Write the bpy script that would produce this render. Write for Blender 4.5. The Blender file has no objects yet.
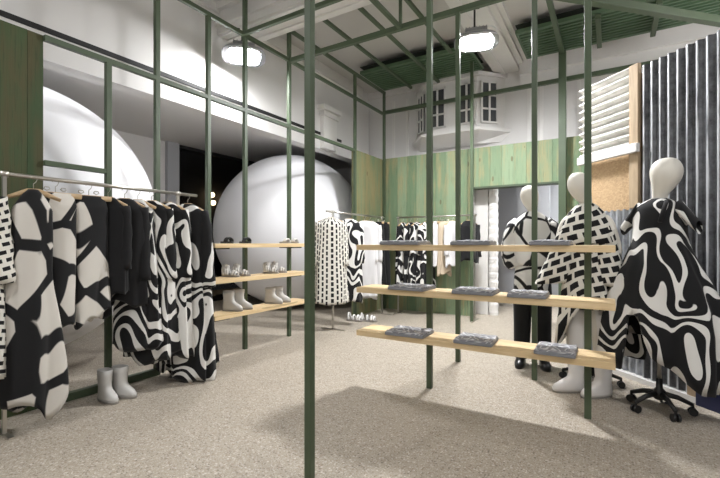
import bpy, math, random
from mathutils import Vector, Matrix
random.seed(7)
PI = math.pi
sc = bpy.context.scene
COL = sc.collection
R = math.radians

# ------------------------------------------------------------------ mesh helpers
class MB:
    def __init__(s): s.v = []; s.f = []
    def add(s, vs, fs, uv=None):
        b = len(s.v); s.v += [tuple(p) for p in vs]
        for i, f in enumerate(fs): s.f.append((tuple(b + k for k in f), uv[i] if uv else None))
        return s
    def box(s, x0, x1, y0, y1, z0, z1, M=None):
        vs = [Vector((x, y, z)) for z in (z0, z1) for y in (y0, y1) for x in (x0, x1)]
        if M: vs = [M @ p for p in vs]
        return s.add(vs, [(0,2,3,1),(4,5,7,6),(0,1,5,4),(2,6,7,3),(0,4,6,2),(1,3,7,5)])
    def prism(s, pts, d):            # polygon (list of Vector) extruded by vector d
        n = len(pts); d = Vector(d); P = [Vector(p) for p in pts]
        vs = P + [p + d for p in P]
        return s.add(vs, [tuple(range(n))[::-1], tuple(range(n, 2*n))] + [(i, (i+1) % n, n+(i+1) % n, n+i) for i in range(n)])
    def loft(s, rings, cap0=False, cap1=False, closed=True, uv=None):
        n = len(rings[0]); vs = [p for r in rings for p in r]; fs = []; us = []
        m = n if closed else n-1
        for i in range(len(rings)-1):
            for j in range(m):
                k = (j+1) % n
                fs.append((i*n+j, i*n+k, (i+1)*n+k, (i+1)*n+j))
                if uv: us.append((uv(i, j), uv(i, j+1), uv(i+1, j+1), uv(i+1, j)))
        if cap0: fs.append(tuple(range(n))[::-1]); us.append(None)
        if cap1: fs.append(tuple((len(rings)-1)*n+j for j in range(n))); us.append(None)
        return s.add(vs, fs, us if uv else None)
    def tube(s, pts, r, n=10, flat=1.0, uvs=None):
        P = [Vector(p) for p in pts]; rings = []
        rr = r if isinstance(r, (list, tuple)) else [r]*len(P)
        ref = None
        for i, p in enumerate(P):
            t = (P[min(i+1, len(P)-1)] - P[max(i-1, 0)]).normalized()
            if ref is None:
                ref = Vector((0,1,0)) if abs(t.y) < .9 else Vector((1,0,0))
            b = (ref - t*ref.dot(t)).normalized(); a = b.cross(t).normalized(); ref = b
            rings.append([p + a*(math.cos(2*PI*j/n)*rr[i]) + b*(math.sin(2*PI*j/n)*rr[i]*flat) for j in range(n)])
        L = [0]
        for i in range(1, len(P)): L.append(L[-1] + (P[i]-P[i-1]).length)
        uv = (lambda i, j: (j/n*2*PI*max(rr), -L[i])) if uvs else None
        return s.loft(rings, True, True, uv=uv)
    def lathe(s, prof, n=24, c=(0,0,0), sx=1, sy=1, cap0=True, cap1=True):
        return s.loft([[Vector((c[0]+r*sx*math.cos(2*PI*j/n), c[1]+r*sy*math.sin(2*PI*j/n), c[2]+z)) for j in range(n)] for r, z in prof], cap0, cap1)

def obj(name, mb, mat, parent=None, smooth=False, bevel=0, loc=None, rz=None, mod=None):
    me = bpy.data.meshes.new(name)
    me.from_pydata(mb.v, [], [f for f, u in mb.f])
    if any(u for f, u in mb.f):
        ul = me.uv_layers.new(name='UVMap'); k = 0
        for f, u in mb.f:
            for i in range(len(f)):
                ul.data[k].uv = u[i] if u else (mb.v[f[i]][0], mb.v[f[i]][2]); k += 1
    import bmesh
    b = bmesh.new(); b.from_mesh(me); bmesh.ops.recalc_face_normals(b, faces=b.faces); b.to_mesh(me); b.free()
    if smooth: me.polygons.foreach_set('use_smooth', [True]*len(me.polygons))
    me.materials.append(mat)
    o = bpy.data.objects.new(name, me); COL.objects.link(o)
    o.color = (random.random(), random.random(), random.random(), 1)
    if parent: o.parent = parent
    if loc is not None: o.location = loc
    if rz is not None: o.rotation_euler.z = rz
    if bevel:
        m = o.modifiers.new('bevel', 'BEVEL'); m.width = bevel; m.segments = 2; m.limit_method = 'ANGLE'
    return o
def tag(o, label, cat, group=None):
    o['label'] = label; o['category'] = cat
    if group: o['group'] = group
    return o
def thing(name, label, cat, loc=(0,0,0), rz=0, group=None):
    o = bpy.data.objects.new(name, None); COL.objects.link(o)
    o.empty_display_size = .1; o.location = loc; o.rotation_euler.z = rz
    return tag(o, label, cat, group)
def struct(name, mb, mat, parent=None, **k):
    o = obj(name, mb, mat, parent, **k)
    if not parent: o['kind'] = 'structure'
    return o
def copy_tree(o, parent=None):
    c = o.copy(); COL.objects.link(c); c.parent = parent
    for ch in o.children: copy_tree(ch, c)
    return c

# ------------------------------------------------------------------ materials
class NT:
    def __init__(s, name):
        s.m = bpy.data.materials.new(name); s.m.use_nodes = True; s.t = s.m.node_tree
        s.b = s.t.nodes['Principled BSDF']
    def n(s, typ, ins=None, **props):
        nd = s.t.nodes.new('ShaderNode'+typ)
        for k, v in props.items(): setattr(nd, k, v)
        for k, v in (ins or {}).items(): s.put(nd, k, v)
        return nd
    def put(s, nd, k, v):
        sk = nd.inputs[k]
        if isinstance(v, bpy.types.Node): v = v.outputs[0]
        if isinstance(v, bpy.types.NodeSocket): s.t.links.new(v, sk)
        else: sk.default_value = v
    def math(s, op, a, b=0.0, c=None):
        nd = s.n('Math', {0: a, 1: b}, operation=op)
        if c is not None: s.put(nd, 2, c)
        return nd.outputs[0]
    def mix(s, f, a, b):
        nd = s.n('Mix', data_type='RGBA'); s.put(nd, 0, f); s.put(nd, 6, a); s.put(nd, 7, b); return nd.outputs[2]
    def ramp(s, f, stops, interp='LINEAR'):
        nd = s.n('ValToRGB', {0: f}); cr = nd.color_ramp; cr.interpolation = interp
        while len(cr.elements) < len(stops): cr.elements.new(.5)
        for e, (p, c) in zip(cr.elements, stops): e.position = p; e.color = c if len(c) == 4 else (*c, 1)
        return nd.outputs[0]
    def set(s, **k):
        names = dict(color='Base Color', rough='Roughness', metal='Metallic', emit='Emission Color', estr='Emission Strength', trans='Transmission Weight', ior='IOR', spec='Specular IOR Level', normal='Normal', alpha='Alpha', coat='Coat Weight', sheen='Sheen Weight')
        for a, v in k.items():
            if isinstance(v, tuple) and len(v) == 3: v = (*v, 1)
            s.put(s.b, names[a], v)
        return s
    def bump(s, h, strength=.3, dist=.01):
        nd = s.n('Bump', {'Height': h, 'Strength': strength, 'Distance': dist}); s.put(s.b, 'Normal', nd); return s
    def coord(s, kind='Object'): return s.n('TexCoord').outputs[kind]
    def noise(s, vec, scale, detail=2, rough=.5, dist=0.0, out=0):
        return s.n('TexNoise', {'Vector': vec, 'Scale': scale, 'Detail': detail, 'Roughness': rough, 'Distortion': dist}).outputs[out]
    def scalev(s, vec, sc_, loc=(0,0,0), rot=(0,0,0)):
        return s.n('Mapping', {'Vector': vec, 'Scale': sc_, 'Location': loc, 'Rotation': rot}).outputs[0]
def lin(r, g, b):
    f = lambda c: (c/255/12.92) if c/255 <= .04045 else ((c/255+.055)/1.055)**2.4
    return (f(r), f(g), f(b), 1)

def simple(name, col, rough=.5, metal=0.0, var=.08, nscale=6, bump=0.0):
    t = NT(name); c = t.coord()
    n = t.noise(c, nscale, 3)
    a = tuple(x*(1-var) for x in col[:3]) + (1,); b = tuple(min(1, x*(1+var)) for x in col[:3]) + (1,)
    t.set(color=t.mix(n, a, b), rough=rough, metal=metal)
    if bump: t.bump(t.noise(c, nscale*20, 3), bump, .003)
    return t.m

def m_plaster(name, col, rough=.6):
    t = NT(name); c = t.coord()
    n = t.noise(c, 1.3, 4, .6); n2 = t.noise(c, 60, 3)
    t.set(color=t.mix(n, tuple(x*.93 for x in col[:3])+(1,), col), rough=rough); t.bump(n2, .08, .003); return t.m

def m_floor():
    t = NT('terrazzo'); c = t.coord()
    v = t.n('TexVoronoi', {'Vector': c, 'Scale': 64.0}); v2 = t.n('TexVoronoi', {'Vector': c, 'Scale': 140.0})
    base = t.mix(t.noise(c, .9, 4, .6), lin(158,148,133), lin(178,168,153))
    sp = t.n('SeparateColor', {0: v.outputs['Color']}); sp2 = t.n('SeparateColor', {0: v2.outputs['Color']})
    chip = t.math('LESS_THAN', v.outputs['Distance'], .42)
    c1 = t.ramp(sp.outputs[0], [(0, lin(96,84,72)), (.2, lin(140,122,104)), (.38, lin(180,170,156)), (.7, lin(204,198,188)), (.9, lin(222,218,210))], 'CONSTANT')
    base = t.mix(t.math('MULTIPLY', chip, .62), base, c1)
    c2 = t.ramp(sp2.outputs[1], [(0, lin(90,78,66)), (.18, lin(150,135,118)), (.4, lin(190,182,170)), (.8, lin(215,210,202))], 'CONSTANT')
    base = t.mix(t.math('MULTIPLY', t.math('LESS_THAN', v2.outputs['Distance'], .4), .55), base, c2)
    t.set(color=base, rough=t.math('MULTIPLY_ADD', t.noise(c, 8, 3), .15, .42), spec=.35)
    return t.m

def m_planks(name, axis, g1, g2, brown, worn_or_lit=.5):
    t = NT(name); c = t.coord()
    xyz = t.n('SeparateXYZ', {0: c})
    cell = t.math('FLOOR', t.math('DIVIDE', xyz.outputs[axis], .19))
    wn = t.n('TexWhiteNoise', {'W': cell}, noise_dimensions='1D')
    off = t.n('CombineXYZ', {0: t.math('MULTIPLY', wn.outputs[0], 37.0), 1: t.math('MULTIPLY', wn.outputs[0], 11.0)})
    vec = t.n('VectorMath', {0: c, 1: off}, operation='ADD').outputs[0]
    sv = t.scalev(vec, (9, 9, .7)) if axis == 0 else t.scalev(vec, (9, 9, .7))
    grain = t.noise(sv, 1.6, 6, .65)
    fine = t.noise(t.scalev(vec, (60, 60, 1.6)), 2.0, 3)
    patch = t.noise(t.scalev(vec, (2.5, 2.5, 1.0)), 1.5, 4, .6)
    col = t.mix(t.math('MULTIPLY_ADD', wn.outputs[0], .7, t.math('MULTIPLY', grain, .4)), g1, g2)
    wear = t.ramp(t.math('ADD', t.math('MULTIPLY', grain, .6), t.math('MULTIPLY', patch, .5)), [(worn_or_lit, (0,0,0)), (worn_or_lit+.16, (1,1,1))])
    col = t.mix(t.math('MULTIPLY', wear, .75), col, brown)
    kn = t.n('TexVoronoi', {'Vector': t.scalev(vec, (7, 7, 2.8)), 'Scale': .8})
    col = t.mix(t.math('MULTIPLY', t.math('LESS_THAN', kn.outputs['Distance'], .1), .7), col, tuple(x*.35 for x in brown[:3])+(1,))
    col = t.mix(t.math('MULTIPLY', t.math('GREATER_THAN', fine, .62), .35), col, tuple(x*.5 for x in g1[:3])+(1,))
    t.set(color=col, rough=.7, spec=.3); t.bump(fine, .25, .004)
    return t.m

def m_wood(name, a, b, axis=0, rough=.5):
    t = NT(name); c = t.coord()
    rnd = t.n('ObjectInfo').outputs['Random']
    vec = t.n('VectorMath', {0: c, 1: t.n('CombineXYZ', {0: t.math('MULTIPLY', rnd, 9.0), 2: t.math('MULTIPLY', rnd, 5.0)})}, operation='ADD').outputs[0]
    s = [22, 22, 22]; s[axis] = 1.5
    g = t.noise(t.scalev(vec, tuple(s)), 1.2, 5, .6, .6)
    k = t.n('TexVoronoi', {'Vector': t.scalev(vec, tuple(x/4 for x in s)), 'Scale': 1.0})
    col = t.mix(t.ramp(g, [(.3, (0,0,0)), (.7, (1,1,1))]), a, b)
    col = t.mix(t.math('MULTIPLY', t.math('LESS_THAN', k.outputs['Distance'], .12), .5), col, tuple(x*.4 for x in a[:3])+(1,))
    t.set(color=col, rough=rough); return t.m

def m_osb():
    t = NT('chipboard'); c = t.coord()
    v = t.n('TexVoronoi', {'Vector': t.scalev(c, (1, 1, 1.4)), 'Scale': 60.0, 'Randomness': 1.0})
    s = t.n('SeparateColor', {0: v.outputs['Color']})
    col = t.ramp(s.outputs[0], [(0, lin(150,122,88)), (.4, lin(182,152,114)), (.75, lin(205,178,140)), (1, lin(168,138,100))])
    col = t.mix(t.noise(c, 3, 3), col, lin(190,160,122))
    t.set(color=col, rough=.75); t.bump(v.outputs['Distance'], .3, .003); return t.m

def m_zinc(name, dark, light, metal=.55, rough=.45, ns=9, crest=None):
    t = NT(name); c = t.coord()
    n = t.noise(c, ns, 6, .7); n2 = t.noise(t.scalev(c, (1, 1, .25)), 5, 5, .65)
    col = t.mix(t.ramp(t.math('MULTIPLY_ADD', n, .5, t.math('MULTIPLY', n2, .5)), [(.35, (0,0,0)), (.65, (1,1,1))]), dark, light)
    if crest:      # lit ridge lines put into the colour along the rib crests
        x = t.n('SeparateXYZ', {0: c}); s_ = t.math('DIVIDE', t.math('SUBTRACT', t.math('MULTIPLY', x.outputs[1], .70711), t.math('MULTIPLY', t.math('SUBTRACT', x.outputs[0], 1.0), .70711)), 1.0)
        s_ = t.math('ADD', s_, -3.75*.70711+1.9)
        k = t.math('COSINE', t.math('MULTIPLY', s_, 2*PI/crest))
        worn_or_lit = t.ramp(t.math('MULTIPLY_ADD', t.noise(t.scalev(c, (30,30,3)), 1.0, 4), .5, t.math('MULTIPLY_ADD', k, .5, .0)), [(.60, (0,0,0)), (.74, (1,1,1))])
        col = t.mix(worn_or_lit, col, lin(196,199,203))
    t.set(color=col, metal=metal, rough=t.math('MULTIPLY_ADD', n, .3, rough-.1)); return t.m

BLACK = (.012, .012, .013, 1); WHITE = (.74, .73, .70, 1)
def fabric_base(t):
    c = t.coord(); rnd = t.n('ObjectInfo').outputs['Color']
    off = t.n('VectorMath', {0: rnd, 'Scale': 20.0}, operation='SCALE').outputs[0]
    return t.n('VectorMath', {0: c, 1: off}, operation='ADD').outputs[0]
def m_swirl(name, scale=2.6, period=.13, amp=10.0, thr=0.0, stretch=(1,1,.7), dist=.6, white=WHITE):
    t = NT(name); b0 = fabric_base(t); v = t.scalev(b0, stretch)
    n = t.noise(v, scale, 0, .5, dist); n2 = t.noise(v, scale*2.2, 0, .5, 0)
    x = t.n('SeparateXYZ', {0: b0})
    lin_ = t.math('ADD', t.math('MULTIPLY', x.outputs[2], .8), t.math('ADD', t.math('MULTIPLY', x.outputs[0], .6), t.math('MULTIPLY', x.outputs[1], .5)))
    ph = t.math('MULTIPLY_ADD', lin_, 2*PI/period, t.math('MULTIPLY_ADD', n, amp*2, t.math('MULTIPLY', n2, 3.0)))
    s = t.math('ADD', t.math('SINE', ph), t.math('MULTIPLY_ADD', n2, 2.4, -1.2))
    f = t.ramp(t.math('ADD', s, .5-thr), [(0, BLACK), (.45, BLACK), (.55, white)])
    t.set(color=f, rough=.8, spec=.2, sheen=.1); return t.m
def m_blob(name, scale=5.0, edge=.11, stretch=(1,1,.62), black=.25, white=WHITE):
    t = NT(name); v = t.scalev(fabric_base(t), stretch)
    nz = t.noise(v, scale*.7, 0, out=1)
    v2 = t.n('VectorMath', {0: v, 1: t.n('VectorMath', {0: nz, 'Scale': .16}, operation='SCALE').outputs[0]}, operation='ADD').outputs[0]
    e = t.n('TexVoronoi', {'Vector': v2, 'Scale': scale}, feature='DISTANCE_TO_EDGE')
    f1 = t.n('TexVoronoi', {'Vector': v2, 'Scale': scale})
    bl = t.math('GREATER_THAN', t.n('SeparateColor', {0: f1.outputs['Color']}).outputs[0], black)
    w = t.math('MULTIPLY', t.ramp(e.outputs[0], [(edge-.012, (0,0,0)), (edge+.012, (1,1,1))]), bl)
    t.set(color=t.mix(w, BLACK, white), rough=.8, spec=.2, sheen=.1); return t.m
def m_check(name, bw=.075, bh=.05, gap=.016, rot=0.0, white=(.70,.68,.62,1)):
    t = NT(name); v = t.scalev(t.n('TexCoord').outputs['UV'], (1,1,1), rot=(0,0,rot))
    b = t.n('TexBrick', {'Vector': v, 'Color1': BLACK, 'Color2': BLACK, 'Mortar': white, 'Scale': 1.0, 'Mortar Size': gap, 'Mortar Smooth': .05, 'Brick Width': bw, 'Row Height': bh}, offset=.5, squash=1.0)
    t.set(color=b.outputs[0], rough=.8, spec=.2); return t.m
def m_cloth(name, col, rough=.85):
    t = NT(name); c = t.coord(); n = t.noise(c, 5, 4)
    t.set(color=t.mix(n, tuple(x*.85 for x in col[:3])+(1,), col), rough=rough, spec=.25, sheen=.1); t.bump(t.noise(t.scalev(c, (1,1,.3)), 14, 3), .3, .01); return t.m
def m_emit(name, col, s):
    t = NT(name); t.set(color=(.9,.9,.9), emit=col, estr=s); return t.m

MAT = dict(
    floor=m_floor(), white=m_plaster('white_plaster', lin(214,212,210)), ceil=m_plaster('ceiling_plaster', lin(196,193,190)),
    trimw=m_plaster('white_trim_paint', lin(222,220,217), .45), grey=m_plaster('grey_paint', lin(168,169,172)),
    steel=simple('green_steel_paint', lin(72,86,64), .45, 0, .16, 5), slat=simple('green_slat_paint', lin(78,102,76), .5, 0, .2, 4),
    plank_dark=m_planks('dark_green_planks', 1, lin(50,66,44), lin(66,84,54), lin(82,74,50), .47),
    plank_left=m_planks('green_planks_side', 1, lin(94,112,82), lin(122,136,106), lin(140,124,88), .46),
    plank_back=m_planks('green_planks_back', 0, lin(104,128,98), lin(146,164,134), lin(168,154,114), .52),
    black=simple('black_metal', (.012,.012,.012,1), .45), blackgap=simple('black_gap', (.006,.006,.006,1), .7),
    chrome=simple('brushed_steel', lin(190,186,178), .28, .9, .05), wood=m_wood('pale_shelf_wood', lin(206,178,132), lin(236,212,170), 0),
    woody=m_wood('pale_shelf_wood_side', lin(206,178,132), lin(234,210,168), 1),
    hanger=m_wood('hanger_wood', lin(168,140,104), lin(204,178,140), 0), beam=m_wood('rough_timber', lin(146,126,100), lin(192,170,140), 2, .75),
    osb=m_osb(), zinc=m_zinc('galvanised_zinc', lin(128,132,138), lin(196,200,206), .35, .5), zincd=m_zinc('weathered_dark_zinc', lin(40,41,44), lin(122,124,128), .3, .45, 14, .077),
    zincw=m_zinc('white_painted_zinc', lin(180,177,172), lin(226,224,219), 0, .5),
    ball=simple('white_vinyl', lin(231,231,234), .45, 0, .02, 2), glassd=None,
    boot=simple('pale_boot_leather', lin(196,194,190), .5, 0, .05), bootw=simple('white_boot_leather', lin(226,224,222), .4, 0, .03), sole=simple('sole_rubber', lin(150,146,140), .6),
    shoeblk=simple('black_leather', (.012,.012,.012,1), .3), mann=simple('mannequin_white', lin(222,218,208), .45, 0, .03),
    swirl=m_swirl('swirl_print', 4.0, .3, 16, .2, (1,1,.6)), swirlbig=m_swirl('swirl_print_big', 4.4, .24, 17, .4, (1,1,.5)), swirlsm=m_swirl('swirl_print_small', 5.0, .3, 11, .5),
    blob=m_blob('blob_print', 4.6, .105, (1,1,.7), .07, (.62,.59,.54,1)), blobj=m_blob('jacket_print', 4.6, .06, (1,1,.8), .14),
    check=m_check('dash_print', .078, .04, .0115, R(90)), checkbig=m_check('dash_print_big', .105, .074, .0145, R(-14)), checkmid=m_check('brick_print', .075, .05, .013, R(12)),
    cwhite=m_cloth('white_cotton', lin(222,221,222)), cblack=m_cloth('black_wool', (.011,.011,.012,1)), cbeige=m_cloth('beige_cotton', lin(200,184,162)),
    navy=simple('navy_board', lin(26,32,66), .5, 0, .1), yellow=simple('yellow_fleck', lin(190,160,60), .6),
    lamphouse=simple('lamp_aluminium', lin(150,150,154), .35, .6, .05), cable=simple('white_cable', lin(225,225,225), .5),
    pane=simple('dark_pane', lin(74,76,78), .12, 0, .1, 2),
)
def m_greyprint():
    t = NT('grey_knit_print'); c = t.coord(); rnd = t.n('ObjectInfo').outputs['Random']
    n = t.noise(c, 7, 0, dist=1.0)
    s = t.math('SINE', t.math('MULTIPLY', n, 42.0))
    t.set(color=t.ramp(s, [(.3, lin(138,139,144)), (.8, lin(200,201,205))]), rough=.8); return t.m
MAT['slatback'] = simple('dark_backing', lin(24,32,24), .8)
MAT['greytop'] = m_greyprint(); MAT['grey_knit'] = m_cloth('grey_knit', lin(138,139,143))
t = NT('dark_window_glass'); n = t.noise(t.coord(), .6, 2)
t.set(color=t.mix(n, (.85,.88,.9,1), (.95,.96,.97,1)), rough=.02, trans=1.0, ior=1.45); MAT['glass'] = t.m
LAMP = 115.0
MAT['lens_strong'] = m_emit('lamp_lens_strong', (.98, .985, 1.0, 1), 430.0)
MAT['lens'] = m_emit('lamp_lens', (.98, .985, 1.0, 1), LAMP)
MAT['globe'] = m_emit('fill_globe_glow', (.98, .985, 1.0, 1), 12.0)
MAT['fill_globe_bright'] = m_emit('fill_globe_glow_bright', (.98, .985, 1.0, 1), 60.0)
MAT['soft'] = m_emit('fill_strip_glow', (.98, .985, 1.0, 1), 4.5)
MAT['softer'] = m_emit('passage_fill_glow', (.96, .98, 1.0, 1), 75.0)
MAT['glow'] = m_emit('street_glow', (1.0, .72, .4, 1), 6.0)

# ------------------------------------------------------------------ camera and world
cam = bpy.data.cameras.new('camera'); co = bpy.data.objects.new('camera', cam); COL.objects.link(co)
cam.sensor_width = 36; cam.lens = 412/720*36; cam.shift_y = 4/720
co.location = (0, 0, 1.25); co.rotation_euler = (R(90), 0, R(31.25)); sc.camera = co
w = bpy.data.worlds.new('night'); sc.world = w; w.use_nodes = True
w.node_tree.nodes['Background'].inputs[0].default_value = (.010, .010, .010, 1); w.node_tree.nodes['Background'].inputs[1].default_value = .5
sc.view_settings.view_transform = 'Standard'; sc.view_settings.look = 'None'; sc.view_settings.exposure = 0.58; sc.view_settings.gamma = 1

# ------------------------------------------------------------------ room shell
struct('floor', MB().box(-9, 4.2, -3.6, 10.2, -.12, 0), MAT['floor'])
struct('ceiling', MB().box(-4.5, 4.2, -3.6, 7.55, 4.35, 4.5), MAT['ceil'])
struct('ceiling_soffit', MB().box(-7.5, -4.5, -3.6, 9.2, 3.2, 3.3).box(-4.5, -3.6, 7.55, 9.2, 3.2, 3.3), MAT['white'])
struct('wall_left', MB().box(-4.5, -4.3, -3.6, 7.45, 2.88, 4.36), MAT['white'])
struct('trim_1', MB().box(-4.3, -4.285, -3.6, 6.4, 3.125, 3.17), MAT['blackgap'])
struct('trim_2', MB().box(-4.3, -4.24, -3.6, 7.1, 4.17, 4.35).box(-4.3, -4.27, -3.6, 7.1, 4.1, 4.17), MAT['trimw'])
struct('wall_behind_balls', MB().box(-7.5, -7.3, -3.6, 5.07, 0, 3.2), MAT['white'])
struct('trim_3', MB().box(-7.3, -7.22, 4.82, 5.07, 0, 3.2), MAT['grey'])
struct('wall_alcove_far', MB().box(-7.5, -3.6, 9.0, 9.2, 0, 3.2), MAT['white'])
struct('wall_alcove_near', MB().box(-7.5, 4.2, -3.8, -3.6, 0, 4.4), MAT['white'])
struct('wall_alcove_side', MB().box(-3.72, -3.6, 7.2, 7.55, 0, 2.78).box(-3.72, -3.6, 7.55, 9.2, 0, 3.3), MAT['white'])
struct('wall_right', MB().box(4.0, 4.2, -3.6, 7.45, 0, 4.4), MAT['white'])
win = struct('window_1', MB().box(-7.42, -7.3, 5.07, 9.0, 0, .12).box(-7.42, -7.3, 5.07, 9.0, 3.14, 3.2).box(-7.42, -7.3, 7.0, 7.06, .12, 3.14), MAT['black'])
obj('pane', MB().box(-7.38, -7.372, 5.07, 9.0, .12, 3.14), MAT['glass'], win)
# back wall with doorway
DX0, DX1, DZ = -2.03, -.66, 2.2
bw = MB().box(-3.72, DX0, 7.04, 7.2, 0, 2.85).box(DX1, 4.2, 7.04, 7.2, 0, 2.85).box(DX0, DX1, 7.04, 7.2, DZ, 2.85).box(-4.3, -3.72, 7.04, 7.45, 2.78, 2.85).box(-3.72, 4.2, 7.2, 7.45, 2.78, 2.85).box(-4.3, 4.2, 7.45, 7.55, 2.78, 4.36)
struct('wall_back', bw, MAT['white'])
def boards(axis, a0, a1, z0, z1, other0, other1, skip=None):
    m = MB(); k0 = math.floor(a0/.19)
    k = k0
    while k*.19 < a1:
        p0, p1 = max(a0, k*.19+.0015), min(a1, (k+1)*.19-.0015); k += 1
        if p1-p0 < .005: continue
        segs = [(p0, p1, z0)]
        if skip:
            s0, s1, zz = skip
            segs = []
            if p0 < s0: segs.append((p0, min(p1, s0), z0))
            if p1 > s1: segs.append((max(p0, s1), p1, z0))
            q0, q1 = max(p0, s0), min(p1, s1)
            if q1 > q0: segs.append((q0, q1, zz))
        d = random.uniform(0, .005)
        for q0, q1, zb in segs:
            if axis == 0: m.box(q0, q1, other0-d, other1, zb, z1)
            else: m.box(other0, other1+d, q0, q1, zb, z1)
    return m
struct('wall_back_planks', boards(0, -3.7, .5, 0, 2.86, 7.0, 7.04, (DX0, DX1, DZ)), MAT['plank_back'])
struct('wall_side_planks', boards(1, 5.92, 6.98, 0, 2.84, -3.76, -3.71), MAT['plank_left'])
struct('wall_left_planks', boards(1, -1.2, 1.43, 0, 2.83, -3.73, -3.69), MAT['plank_dark'])
struct('trim_4', MB().box(DX0-.0, DX1+.0, 6.975, 7.2, DZ-.03, DZ), MAT['steel'])
struct('trim_5', MB().box(DX1, DX1+.10, 6.9, 7.0, 0, DZ), MAT['steel'])
# thin white battens and cornice on the white walls
bt = MB()
for x in (-3.75, -3.45, -3.22, -1.2, -1.0, -.45, .25): bt.box(x, x+.05, 7.435, 7.45, 2.86, 4.1)
bt.box(-1.3, 4.0, 7.38, 7.45, 3.9, 4.08).box(-1.3, 4.0, 7.30, 7.45, 4.08, 4.35).box(-4.3, -1.3, 7.40, 7.45, 4.22, 4.35)
struct('trim_6', bt, MAT['trimw'])
pl = MB().box(-4.3, -4.22, 5.75, 6.15, 2.9, 3.55).box(-4.3, -4.16, 5.68, 6.22, 3.55, 3.63).box(-4.3, -4.19, 5.72, 6.18, 3.45, 3.5)
struct('trim_7', pl, MAT['trimw'])
# ceiling downstands with mouldings
ds = MB().box(-4.3, 4.0, 3.56, 4.0, 3.92, 4.36)
for y, z, h in ((3.5, 4.2, .08), (3.4, 4.28, .07), (3.52, 4.0, .05)): ds.box(-4.3, 4.0, y, 3.57, z, z+h)
for y in (3.6, 3.72, 3.88): ds.box(-4.3, 4.0, y, y+.05, 3.9, 3.92)
struct('ceiling_beam', ds, MAT['trimw'])
d2 = MB().box(-1.72, -1.32, 4.0, 7.45, 4.2, 4.36).box(-1.34, -1.24, 4.0, 7.45, 4.26, 4.36).box(-1.26, -1.18, 4.0, 7.45, 4.31, 4.36).box(-1.62, -1.56, 4.0, 7.45, 4.185, 4.2)
struct('ceiling_rib', d2, MAT['trimw'])
struct('ceiling_moulding', MB().box(-4.3, 4, 1.3, 1.38, 4.31, 4.36).box(-4.3, 4, 1.9, 2.05, 4.29, 4.36).box(-4.3, 4, 2.5, 2.58, 4.31, 4.36), MAT['trimw'])
# passage behind the doorway
struct('wall_passage_back', MB().box(-3.2, .8, 8.9, 9.0, 0, 2.7), MAT['grey'])
struct('wall_passage_left', MB().box(-3.3, -3.2, 7.2, 9.0, 0, 2.7), MAT['white'])
struct('wall_passage_right', MB().box(.7, .8, 7.2, 9.0, 0, 2.7), MAT['white'])
struct('ceiling_passage', MB().box(-3.3, .8, 7.2, 9.0, 2.6, 2.7), MAT['grey'])
struct('wall_passage_panel', MB().box(-1.52, -.95, 8.3, 8.36, 0, 2.6), MAT['grey'])
colm = MB().box(-2.06, -1.82, 7.3, 7.42, 0, 2.6)
colm2 = MB()
rr = []
for i in range(60):
    z = i*2.6/59; r = .08 + .006*math.sin(i*2.1)
    rr.append([Vector((-1.735+r*math.cos(2*PI*j/12+.5*math.sin(i*.9)), 7.34+r*math.sin(2*PI*j/12+.5*math.sin(i*.9)), z)) for j in range(12)])
colm2.loft(rr, True, True)
struct('trim_8', colm, MAT['trimw']); struct('column_doorway', colm2, MAT['trimw'])
# oriel window on the back wall
A_, B_, C_, D_ = Vector((-3.26,7.45,0)), Vector((-2.88,7.06,0)), Vector((-1.93,7.06,0)), Vector((-1.53,7.45,0))
up = Vector((0,0,1))
ob = MB().prism([A_+Vector((-.06,0,3.17)), B_+Vector((-.05,-.08,3.17)), C_+Vector((.05,-.08,3.17)), D_+Vector((.06,0,3.17))], (0,0,.05))
n4 = [A_+Vector((.1,0,3.02)), B_+Vector((.1,.25,3.02)), C_+Vector((-.1,.25,3.02)), D_+Vector((-.1,0,3.02))]
ob.loft([n4, [A_+Vector((-.06,0,3.17)), B_+Vector((-.05,-.08,3.17)), C_+Vector((.05,-.08,3.17)), D_+Vector((.06,0,3.17))]], True, True)
ob.prism([A_+Vector((.04,0,3.22)), B_+Vector((.03,.03,3.22)), C_+Vector((-.03,.03,3.22)), D_+Vector((-.04,0,3.22))], (0,0,.9))
ob.prism([A_+up*4.12, B_+Vector((-.02,-.04,4.12)), C_+Vector((.02,-.04,4.12)), D_+up*4.12], (0,0,.06))
bay = struct('window_2', ob, MAT['trimw'])
def bay_win(P, Q, f0, f1):
    P, Q = P+Vector((0,.03,0)), Q+Vector((0,.03,0)); d = Q-P; t_ = d.normalized(); n_ = Vector((t_.y, -t_.x, 0))
    a, b = P+d*f0, P+d*f1; L = (b-a).length
    M = Matrix((( t_.x, n_.x, 0, a.x), (t_.y, n_.y, 0, a.y), (0, 0, 1, 0), (0, 0, 0, 1)))
    obj('pane', MB().box(0, L, -.02, .012, 3.33, 4.02, M), MAT['pane'], bay)
    fr = MB()
    for x in (0, L/2, L): fr.box(x-.016, x+.016, .012, .03, 3.31, 4.04, M)
    for i in range(4): fr.box(-.016, L+.016, .012, .03, 3.33+.23*i-.014, 3.33+.23*i+.014, M)
    obj('window_frame', fr, MAT['trimw'], bay)
bay_win(A_, B_, .3, .78); bay_win(B_, C_, .08, .38); bay_win(B_, C_, .64, .94); bay_win(C_, D_, .10, .62)

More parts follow.
